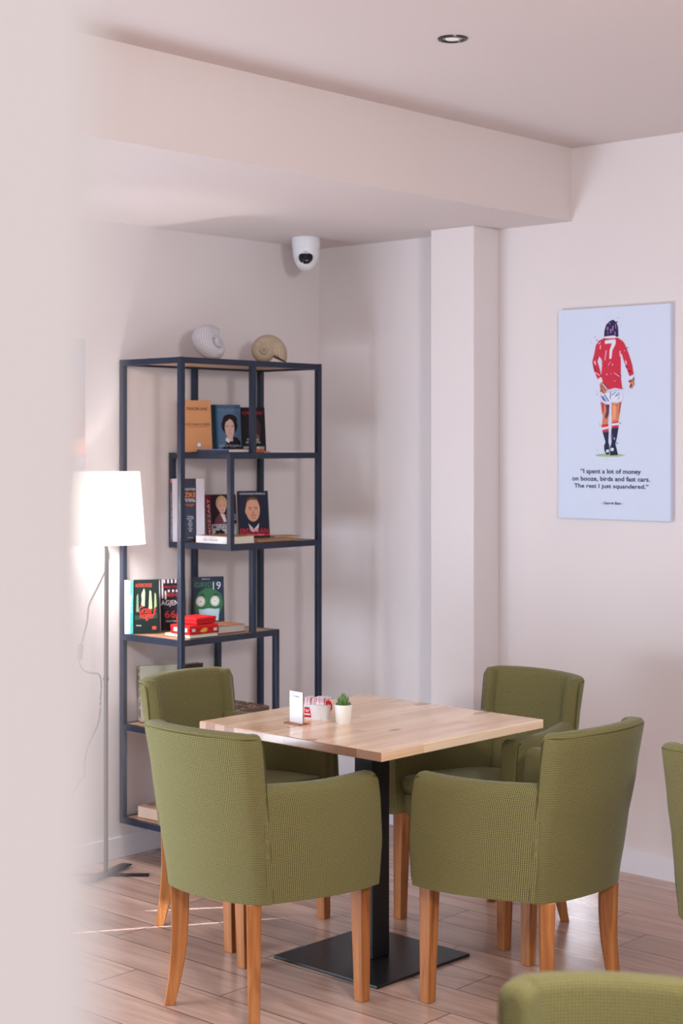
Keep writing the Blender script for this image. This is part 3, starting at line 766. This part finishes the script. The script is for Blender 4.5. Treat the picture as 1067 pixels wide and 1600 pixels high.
root, cv = lying('old reddish volume lying on the bottom shelf', 4.285, 4.975, Z[0]+.0015, .20, .15, .045, -88, (176, 140, 122), (214, 190, 172), spine=(206, 178, 160))


# ------------------------------------------------------------------ sea-snail shells on the shelf
def shell(label, loc, rot, scale, base, dark, turns=3.6, b=.155, squash=1.0):
    m = mat('shell', base, .55); g = N(m)
    uv = g.new('ShaderNodeTexCoord').outputs['UV']; sp = g.new('ShaderNodeSeparateXYZ', i_0=uv)
    rib = g.math('MULTIPLY', g.math('ADD', g.math('SINE', g.math('MULTIPLY', sp.outputs[1], 2*PI*26)), 1.0), .5)
    nz = g.new('ShaderNodeTexNoise', i_Vector=uv, i_Scale=9.0, i_Detail=4.0)
    gr = g.new('ShaderNodeTexNoise', i_Scale=1.0, i_Detail=2.0, i_Vector=g.new('ShaderNodeCombineXYZ', i_0=g.math('MULTIPLY', sp.outputs[0], 60.0), i_1=g.math('MULTIPLY', sp.outputs[1], 2.0)).outputs[0])
    c = g.mix(g.math('MULTIPLY', rib, g.math('MULTIPLY', nz.outputs[0], 1.0)), base, dark)
    c = g.mix(g.math('MULTIPLY', gr.outputs[0], .3), c, dark)
    sut = g.math('MULTIPLY', g.math('GREATER_THAN', sp.outputs[1], .34), g.math('LESS_THAN', sp.outputs[1], .44))
    c = g.mix(g.math('MULTIPLY', sut, .7), c, dark)
    g.to(c, 'Base Color'); g.bump(rib, .5, .002)
    bm = bmesh.new(); uvl = bm.loops.layers.uv.verify()
    nt, ns = 150, 30; T = turns*2*PI; rings = []
    for i in range(nt+1):
        th = T*i/nt; k = math.exp(b*(th-T)); row = []
        for j in range(ns):
            s = 2*PI*j/ns; R = k*(.52+.50*math.cos(s)); zz = k*(.56*math.sin(s)*squash)+(1-k)*.80
            row.append(bm.verts.new((R*math.cos(th), -R*math.sin(th), zz)))
        rings.append(row)
    for i in range(nt):
        for j in range(ns):
            f = bm.faces.new((rings[i][j], rings[i][(j+1) % ns], rings[i+1][(j+1) % ns], rings[i+1][j]))
            for l, (a, c_) in zip(f.loops, ((i, j), (i, j+1), (i+1, j+1), (i+1, j))): l[uvl].uv = (a/nt*turns, c_/ns)
    bm.faces.new(rings[0])
    # flared lip turning inward at the mouth
    inner = [bm.verts.new(rings[-1][j].co*.86+Vector((.06, -.02, .02))) for j in range(ns)]
    bm.faces.new(inner)
    for A, B in ((rings[-1], inner),):
        for j in range(ns): bm.faces.new((A[j], A[(j+1) % ns], B[(j+1) % ns], B[j]))
    bmesh.ops.recalc_face_normals(bm, faces=bm.faces[:])
    o = obj('snail_shell', bm, m, None, sm=80)
    R = rot.to_matrix().to_4x4()
    o.data.transform(Matrix.Scale(scale, 4)); o.data.transform(R)
    zm = min(v.co.z for v in o.data.vertices)
    o.data.transform(Matrix.Translation((0, 0, -zm)))
    o.location = loc
    return tag(o, label, 'shell', 'sea snail shells on the shelf')
def face_dir(d, spin):
    return Vector(d).to_track_quat('Z', 'Y') @ Matrix.Rotation(spin, 3, 'Z').to_quaternion()
shell('brown ribbed sea snail shell on top of the shelf, spiral facing out', (4.83, 4.80, Z[5]), face_dir((-.78, -.60, .12), math.radians(-170)), .090, (214, 196, 170), (100, 74, 54), b=.125)
shell('white sea snail shell on top of the shelf, left of the brown one', (4.515, 4.83, Z[5]), face_dir((.10, -.92, .30), math.radians(-234)), .112, (226, 224, 230), (140, 136, 146), b=.19, turns=3.2)

# ------------------------------------------------------------------ security camera
cm = thing('security_camera', 'white dome security camera hanging from the soffit above the shelf', 'security camera', (5.085, 4.815, ZS))
cm.rotation_euler = (0, 0, math.radians(-47.8))         # local -y looks toward the room
bm = bmesh.new(); lathe(bm, [(.0585, 0), (.0605, -.003), (.0590, -.042), (.056, -.044)], 48)
obj('mount_ring', bm, M_white, cm, sm=40)
bm = bmesh.new(); lathe(bm, [(.0562, -.044), (.0568, -.056), (.0555, -.075), (.050, -.098), (.040, -.118), (.022, -.131), (0, -.135)], 48)
hs = obj('housing', bm, M_white, cm, sm=40)
bm = bmesh.new()
Mb = Matrix.Translation((0, -.020, -.100)) @ Matrix.Rotation(math.radians(60), 4, 'X')
prof = [(.0445*math.sin(a), .0445*math.cos(a)) for a in [PI*k/24 for k in range(1, 24)]]
lathe(bm, list(reversed(prof)), 40, M=Mb); obj('ball', bm, M_white, cm, sm=60)
bm = bmesh.new(); prof = [(.0452*math.sin(a), .0452*math.cos(a)) for a in [math.radians(k*4.2) for k in range(0, 11)]]
prof[0] = (.0004, prof[0][1]); Md = Matrix.Translation((0, -.0215, -.1005)) @ Matrix.Rotation(math.radians(72), 4, 'X')
lathe(bm, list(reversed(prof)), 36, M=Md); ln = obj('lens_cover', bm, M_glassdark, cm, sm=60)
bm = bmesh.new(); lathe(bm, [(.006, .0450), (.006, .0462), (.0005, .0462)], 16, M=Md); obj('lens', bm, mat('lens_glass', (40, 44, 52), .1), ln)
bm = bmesh.new()
for sx in (-.0055, .0055): lathe(bm, [(.0052, .038), (.0052, .0408), (.0005, .0412)], 14, M=Md @ Matrix.Rotation(math.radians(-24), 4, 'X') @ Matrix.Translation((sx, 0, .0050)))
obj('indicator', bm, cmat((214, 228, 244)), ln)
txt('lettering', 'alhua', .020, .005, cmat((90, 100, 120)), hs, (0, -.0585, -.066))

# ------------------------------------------------------------------ ceiling downlight
dl = thing('ceiling_downlight', 'small round recessed downlight with black rim in the ceiling', 'ceiling light', (3.722, 2.942, ZC))
bm = bmesh.new(); lathe(bm, [(.031, -.001), (.0335, -.0055), (.0425, -.004), (.0435, 0)], 48); obj('rim', bm, mat('black_rim', (34, 30, 34), .3), dl, sm=40)
bm = bmesh.new(); lathe(bm, [(.0318, -.0008), (.030, -.0012), (.016, -.0012), (.0005, -.0012)], 36)
obj('reflector', bm, mat('reflector', (210, 205, 200), .18, metal=.6), dl, sm=40)
bm = bmesh.new(); lathe(bm, [(.022, -.0014), (.020, -.0040), (.010, -.0052), (.0005, -.0056)], 30)
obj('bulb', bm, mat('frosted_bulb', (245, 244, 240), .3), dl, sm=60)

# ------------------------------------------------------------------ floor lamp
LX, LY = 4.035, 4.872
lp = thing('floor_lamp', 'lit floor lamp with white drum shade and thin grey pole', 'floor lamp', (LX, LY, 0))
bm = bmesh.new()
Mq = Matrix.Rotation(math.radians(-36), 4, 'Z')
box(bm, -.165, -.0125, 0, .165, .0125, .008, M=Matrix.Rotation(math.radians(-49), 4, 'Z'))
obj('base_bar', bm, M_blackm, lp, bevel=.002)
bm = bmesh.new(); box(bm, -.15, -.022, .0082, .15, .022, .0142, M=Matrix.Rotation(math.radians(17), 4, 'Z'))
obj('base_bar', bm, M_blackm, lp, bevel=.002)
bm = bmesh.new(); tube(bm, [(0, 0, .014), (0, 0, .7), (.004, 0, 1.30), (.004, 0, 1.33)], .0085, 16)
obj('pole', bm, M_lampm, lp, sm=40)
bm = bmesh.new(); lathe(bm, [(.011, .745), (.011, .757)], 16, cap0=True, cap1=True); obj('cord_clip', bm, M_blackm, lp)
SZ0, SZ1 = 1.267, 1.541
m = bpy.data.materials.new('lamp_shade_fabric'); m.use_nodes = True; nt_ = m.node_tree; nt_.nodes.clear()
out = nt_.nodes.new('ShaderNodeOutputMaterial'); mx = nt_.nodes.new('ShaderNodeMixShader'); tr = nt_.nodes.new('ShaderNodeBsdfTranslucent'); df = nt_.nodes.new('ShaderNodeBsdfDiffuse')
tr.inputs[0].default_value = (.93, .90, .86, 1); df.inputs[0].default_value = (.9, .88, .86, 1); mx.inputs[0].default_value = .6
nt_.links.new(df.outputs[0], mx.inputs[1]); nt_.links.new(tr.outputs[0], mx.inputs[2]); nt_.links.new(mx.outputs[0], out.inputs[0])
bm = bmesh.new()
lathe(bm, [(.1475, SZ0), (.1262, SZ1), (.1254, SZ1), (.1467, SZ0), (.1475, SZ0)], 64)
shd = obj('lamp_shade', bm, m, lp, sm=40); shd.location.x = .004
bm = bmesh.new(); box(bm, .0, -.1482, SZ0+.018, .006, -.1470, SZ0+.022, M=Matrix.Rotation(math.radians(6), 4, 'Z')); obj('mark', bm, M_lampm, shd)
bm = bmesh.new()
for k in range(3):
    a = 2*PI*k/3; tube(bm, [(0, 0, 1.40), (.1462*math.cos(a)*.93, .1462*math.sin(a)*.93, 1.40)], .0015, 6)
lathe(bm, [(.016, 1.325), (.016, 1.345)], 16, cap0=True, cap1=True)
obj('shade_holder', bm, M_white, lp)
bm = bmesh.new(); lathe(bm, [(.012, 1.345), (.016, 1.355), (.026, 1.375), (.028, 1.39), (.022, 1.408), (.0005, 1.415)], 24)
M_bulb = mat('lit_bulb', (255, 250, 240), .4); M_bulb.node_tree.nodes['Principled BSDF'].inputs['Emission Color'].default_value = (1, .93, .84, 1)
M_bulb.node_tree.nodes['Principled BSDF'].inputs['Emission Strength'].default_value = 25
obj('bulb', bm, M_bulb, lp, sm=60)
pt = bpy.data.lights.new('lamp_glow', 'POINT'); pt.energy = 24; pt.shadow_soft_size = .04; pt.color = (1, .97, .95)
po = bpy.data.objects.new('lamp_glow', pt); COL.objects.link(po); po.parent = lp; po.location = (.004, 0, 1.345)
def lp_pt(px, py, dy=0):
    """a point beside the pole at the lamp's depth plane"""
    dx = (px-163.5)/F*6.27; zz = HC-(py-HOR)*6.27/F
    return (dx*SA+dy*CA, -dx*CA+dy*SA, zz)
cp = [lp_pt(*p) for p in ((166, 852), (169, 868), (163, 890), (150, 918), (137, 945), (134, 970), (128, 995), (124, 1008))]
sw = [lp_pt(124, 1007), lp_pt(121.5, 1029)]
cp2 = [lp_pt(*p) for p in ((121.5, 1028), (122, 1037), (128, 1047), (140, 1051), (152, 1053), (156, 1066), (155, 1090), (153, 1120), (147, 1140), (135, 1165), (130, 1190), (129, 1212), (118, 1228))]+[(-.30, .05, .10), (-.36, .12, .012)]
bm = bmesh.new()
for c in (cp, cp2): tube(bm, [crom(c, k/60) for k in range(61)], .0036, 8)
cd = obj('cord', bm, M_cable, lp, sm=60)
bm = bmesh.new(); tube(bm, sw, .0115, 12); obj('cord_switch', bm, M_cable, cd, sm=40, bevel=.002)

# ------------------------------------------------------------------ framed print on the right wall
PX = XW-.022
def wp(px, py, off=0):
    r = ray(px); D = PX/r.x
    return Vector((0-off, r.y*D, HC-(py-HOR)*D/F))
tl, trr, bl, br = wp(872, 484.5), wp(1047, 474.3), wp(872.6, 808.8), wp(1047.6, 815)
y1, y0_ = (tl.y+bl.y)/2, (trr.y+br.y)/2; zt_, zb_ = (tl.z+trr.z)/2, (bl.z+br.z)/2
pr = thing('canvas_print', 'white canvas print of a red-shirted footballer from behind with a quote', 'wall picture', (PX, y0_, zb_))
m_canvas = mat('canvas', (212, 222, 244), .7, spec=.2); g = N(m_canvas)
n = g.new('ShaderNodeTexNoise', i_Vector=g.new('ShaderNodeTexCoord').outputs['Object'], i_Scale=700.0, i_Detail=2.0); g.bump(n.outputs[0], .15, .0006)
boxo('canvas', 0, 0, 0, .0215, y1-y0_, zt_-zb_, m_canvas, pr, bevel=.0015)
fig_cols, bm = [], bmesh.new(); layer = [0]
def fg(col, pts, scale=True):
    layer[0] += 1
    if col not in fig_cols: fig_cols.append(col)
    P = [wp(900+x/6.955, 490+y/6.957) for x, y in pts]
    flat(bm, [(-.0004-.00002*layer[0], p.y-y0_, p.z-zb_) for p in P], fig_cols.index(col))
RED, NAV, SK1, SK2, WH, INK = (205, 48, 72), (34, 40, 72), (214, 130, 96), (176, 96, 80), (222, 226, 242), (46, 40, 84)
fg((150, 184, 150), [(205, 1535), (300, 1522), (420, 1520), (540, 1538), (460, 1556), (330, 1556), (230, 1550)])
fg((168, 190, 130), [(230, 1540), (330, 1530), (500, 1542), (400, 1552)])
fg(SK1, [(268, 960), (362, 985), (356, 1110), (345, 1212), (280, 1215), (291, 1110)]); fg((96, 56, 76), [(320, 985), (364, 990), (358, 1090), (330, 1150), (312, 1120), (330, 1060)]); fg((196, 70, 70), [(266, 960), (310, 975), (300, 1060), (286, 1100)])
fg(SK1, [(385, 972), (495, 955), (477, 1080), (462, 1178), (390, 1180), (386, 1080)]); fg((232, 160, 120), [(400, 1000), (440, 985), (430, 1150), (396, 1150)]); fg(SK2, [(470, 962), (495, 957), (478, 1075), (462, 1090)])
fg(RED, [(274, 1212), (350, 1195), (356, 1285), (289, 1293)]); fg(WH, [(276, 1240), (352, 1226), (353, 1250), (281, 1266)])
fg(RED, [(386, 1182), (462, 1168), (462, 1250), (388, 1254)]); fg(WH, [(387, 1196), (463, 1186), (463, 1212), (389, 1218)])
fg(NAV, [(289, 1292), (356, 1285), (352, 1395), (364, 1445), (362, 1530), (330, 1535), (308, 1492), (304, 1440), (320, 1395)])
fg(NAV, [(385, 1245), (462, 1238), (448, 1330), (428, 1420), (444, 1480), (456, 1538), (370, 1542), (366, 1470), (386, 1400), (380, 1330)])
fg(WH, [(330, 1480), (356, 1476), (358, 1506), (325, 1510)]); fg(WH, [(374, 1468), (392, 1456), (412, 1470), (405, 1495), (376, 1492)]); fg(WH, [(412, 1350), (422, 1345), (422, 1368), (414, 1370)]); fg((120, 90, 140), [(388, 1310), (398, 1306), (396, 1370), (388, 1372)])
fg((196, 204, 232), [(262, 868), (330, 848), (420, 818), (500, 824), (517, 900), (505, 955), (440, 975), (386, 968), (370, 990), (325, 988), (262, 952)])
fg(WH, [(272, 880), (340, 860), (495, 835), (508, 900), (498, 944), (440, 962), (384, 955), (362, 976), (325, 974), (272, 944)])
for q in ([(268, 890), (300, 900), (340, 965), (290, 940)], [(300, 880), (312, 876), (362, 950), (350, 958)], [(372, 850), (382, 850), (378, 920), (368, 940)], [(385, 880), (440, 845), (444, 850), (392, 890)], [(420, 900), (470, 850), (474, 856), (428, 905)], [(440, 890), (484, 870), (484, 876), (446, 897)], [(466, 900), (474, 894), (462, 935), (456, 935)]): fg((96, 112, 172), q)
fg(RED, [(310, 262), (245, 298), (215, 350), (200, 430), (176, 525), (195, 620), (240, 722), (277, 685), (258, 600), (234, 520), (252, 462), (274, 500), (283, 560), (272, 690), (262, 855), (340, 833), (420, 808), (505, 822), (487, 690), (488, 540), (484, 440), (497, 440), (522, 520), (555, 610), (582, 682), (627, 660), (612, 560), (575, 440), (530, 330), (505, 292), (450, 262)])
fg(INK, [(305, 252), (308, 190), (328, 120), (368, 80), (405, 66), (440, 95), (458, 150), (462, 245), (445, 255), (420, 238), (380, 242), (330, 255)])
for q in ([(335, 150), (350, 140), (352, 180), (340, 185)], [(362, 100), (372, 96), (366, 130)], [(395, 140), (408, 130), (404, 190), (396, 190)], [(372, 170), (384, 160), (384, 215), (372, 205)], [(418, 190), (428, 200), (430, 236), (420, 225)], [(340, 200), (350, 200), (352, 230)], [(425, 110), (432, 112), (438, 170), (430, 160)]): fg((176, 130, 190), q)
fg(WH, [(303, 266), (320, 248), (380, 241), (420, 238), (452, 262), (400, 268), (350, 270)])
fg(WH, [(314, 296), (340, 288), (425, 278), (434, 300), (430, 330), (396, 400), (386, 488), (362, 492), (366, 400), (392, 324), (345, 325), (316, 330)])
for q in ([(325, 400), (336, 400), (318, 510), (310, 500)], [(472, 405), (484, 405), (488, 480), (476, 465)], [(190, 515), (212, 515), (222, 560), (205, 555)], [(240, 325), (285, 300), (280, 312), (246, 334)], [(262, 340), (272, 342), (268, 390), (258, 380)], [(535, 500), (550, 520), (556, 560), (535, 540)], [(480, 280), (502, 290), (498, 300)], [(520, 398), (535, 400), (530, 410)], [(390, 545), (402, 545), (402, 565), (392, 562)], [(375, 520), (380, 520), (350, 570), (346, 566)], [(410, 640), (480, 680), (476, 688), (412, 650)], [(418, 725), (428, 728), (420, 745)], [(328, 655), (340, 652), (342, 668), (330, 668)], [(375, 652), (388, 655), (380, 662)], [(205, 632), (262, 668), (258, 678), (212, 650)], [(276, 480), (284, 500), (292, 540), (284, 530)]): fg((232, 176, 200), q)
for q in ([(318, 560), (332, 562), (328, 576)], [(538, 568), (566, 572), (560, 590), (540, 585)], [(566, 612), (600, 622), (596, 640), (576, 632)], [(462, 655), (490, 665), (492, 695), (478, 680)], [(190, 568), (200, 572), (228, 640), (216, 630)], [(230, 475), (250, 468), (240, 495)], [(395, 655), (415, 650), (408, 662)], [(270, 310), (285, 300), (282, 318)], [(412, 740), (422, 745), (418, 764)], [(286, 385), (290, 385), (286, 400)]): fg((96, 30, 60), q)
fg(WH, [(243, 706), (277, 690), (292, 738), (255, 764)]); fg(SK1, [(258, 762), (292, 745), (345, 800), (372, 826), (340, 832), (318, 872), (288, 862), (264, 820)])
for q in ([(275, 770), (285, 765), (330, 830), (322, 838)], [(262, 780), (270, 778), (305, 866), (292, 862)], [(290, 752), (300, 750), (360, 815), (350, 820)]): fg((80, 56, 96), q)
for q in ([(284, 764), (290, 760), (340, 822), (334, 828)],): fg(WH, q)
fg(WH, [(584, 690), (624, 668), (632, 698), (592, 712)]); fg(SK1, [(573, 722), (630, 705), (636, 772), (612, 815), (584, 812), (590, 762)])
for q in ([(572, 735), (615, 722), (617, 734), (574, 748)], [(580, 795), (600, 760), (612, 775), (596, 808)], [(618, 700), (634, 690), (632, 740)]): fg((80, 50, 80), q)
for x, y, r, c in ((448, 90, 7, NAV), (462, 45, 4, NAV), (494, 135, 4, (120, 120, 170)), (206, 255, 7, (190, 150, 190)), (228, 290, 8, (196, 90, 130)), (168, 315, 5, (150, 160, 200)), (545, 385, 6, INK), (560, 372, 7, INK), (228, 880, 8, (200, 150, 190)), (222, 848, 5, (206, 80, 110)), (438, 1000, 7, (60, 40, 40)), (482, 1190, 7, NAV), (448, 1408, 7, NAV), (262, 1212, 6, (206, 80, 90)), (255, 1190, 4, RED), (232, 1480, 4, NAV), (520, 815, 5, RED), (338, 1578, 5, (150, 180, 130)), (430, 736, 4, NAV), (565, 850, 4, (150, 160, 200)), (150, 940, 3, (206, 120, 150))):
    fg(c, [(x+r*math.cos(a), y+r*math.sin(a)) for a in [2*PI*k/7 for k in range(7)]])
for f in bm.faces:
    f.normal_update()
    if f.normal.x > 0: f.normal_flip()
obj('printed_figure', bm, [cmat(c) for c in fig_cols], pr)
def ptxt(s, x0, x1, ya, yb, shear=0):
    a, b = wp(850+x0/4.323, 460+ya/4.323), wp(850+x1/4.323, 460+yb/4.323)
    return txt('lettering', s, abs(a.y-b.y), abs(a.z-b.z), cmat((36, 46, 84)), pr, (-.0008, (a.y+b.y)/2-y0_, (a.z+b.z)/2-zb_), (PI/2, 0, -PI/2), font_shear=shear, bold=.022)
ptxt('\u201cI spent a lot of money', 246, 655, 1176, 1224); ptxt('on booze, birds and fast cars.', 190, 716, 1226, 1272)
ptxt('The rest I just squandered.\u201d', 204, 706, 1276, 1324); ptxt('- George Best -', 388, 532, 1398, 1428, .2)

# second canvas on the shelf wall, behind the lamp
c2 = thing('canvas_print', 'abstract orange and pale blue canvas on the wall left of the shelf', 'wall picture', (3.40, YW-.025, 1.545))
x_r = on_y(133, YW-.025)-3.40
m2 = mat('abstract_print', (214, 196, 190), .7); g = N(m2)
co = g.new('ShaderNodeTexCoord').outputs['Object']
w_ = g.new('ShaderNodeTexNoise', i_Vector=co, i_Scale=5.0, i_Detail=3.0, i_Distortion=1.5)
g.to(g.ramp(w_.outputs[0], [(.30, (120, 180, 205)), (.42, (176, 160, 180)), (.52, (140, 110, 130)), (.60, (226, 120, 70)), (.75, (200, 170, 170))]), 'Base Color')
boxo('canvas', 0, 0, 0, x_r, .024, .51, m2, c2, bevel=.002)
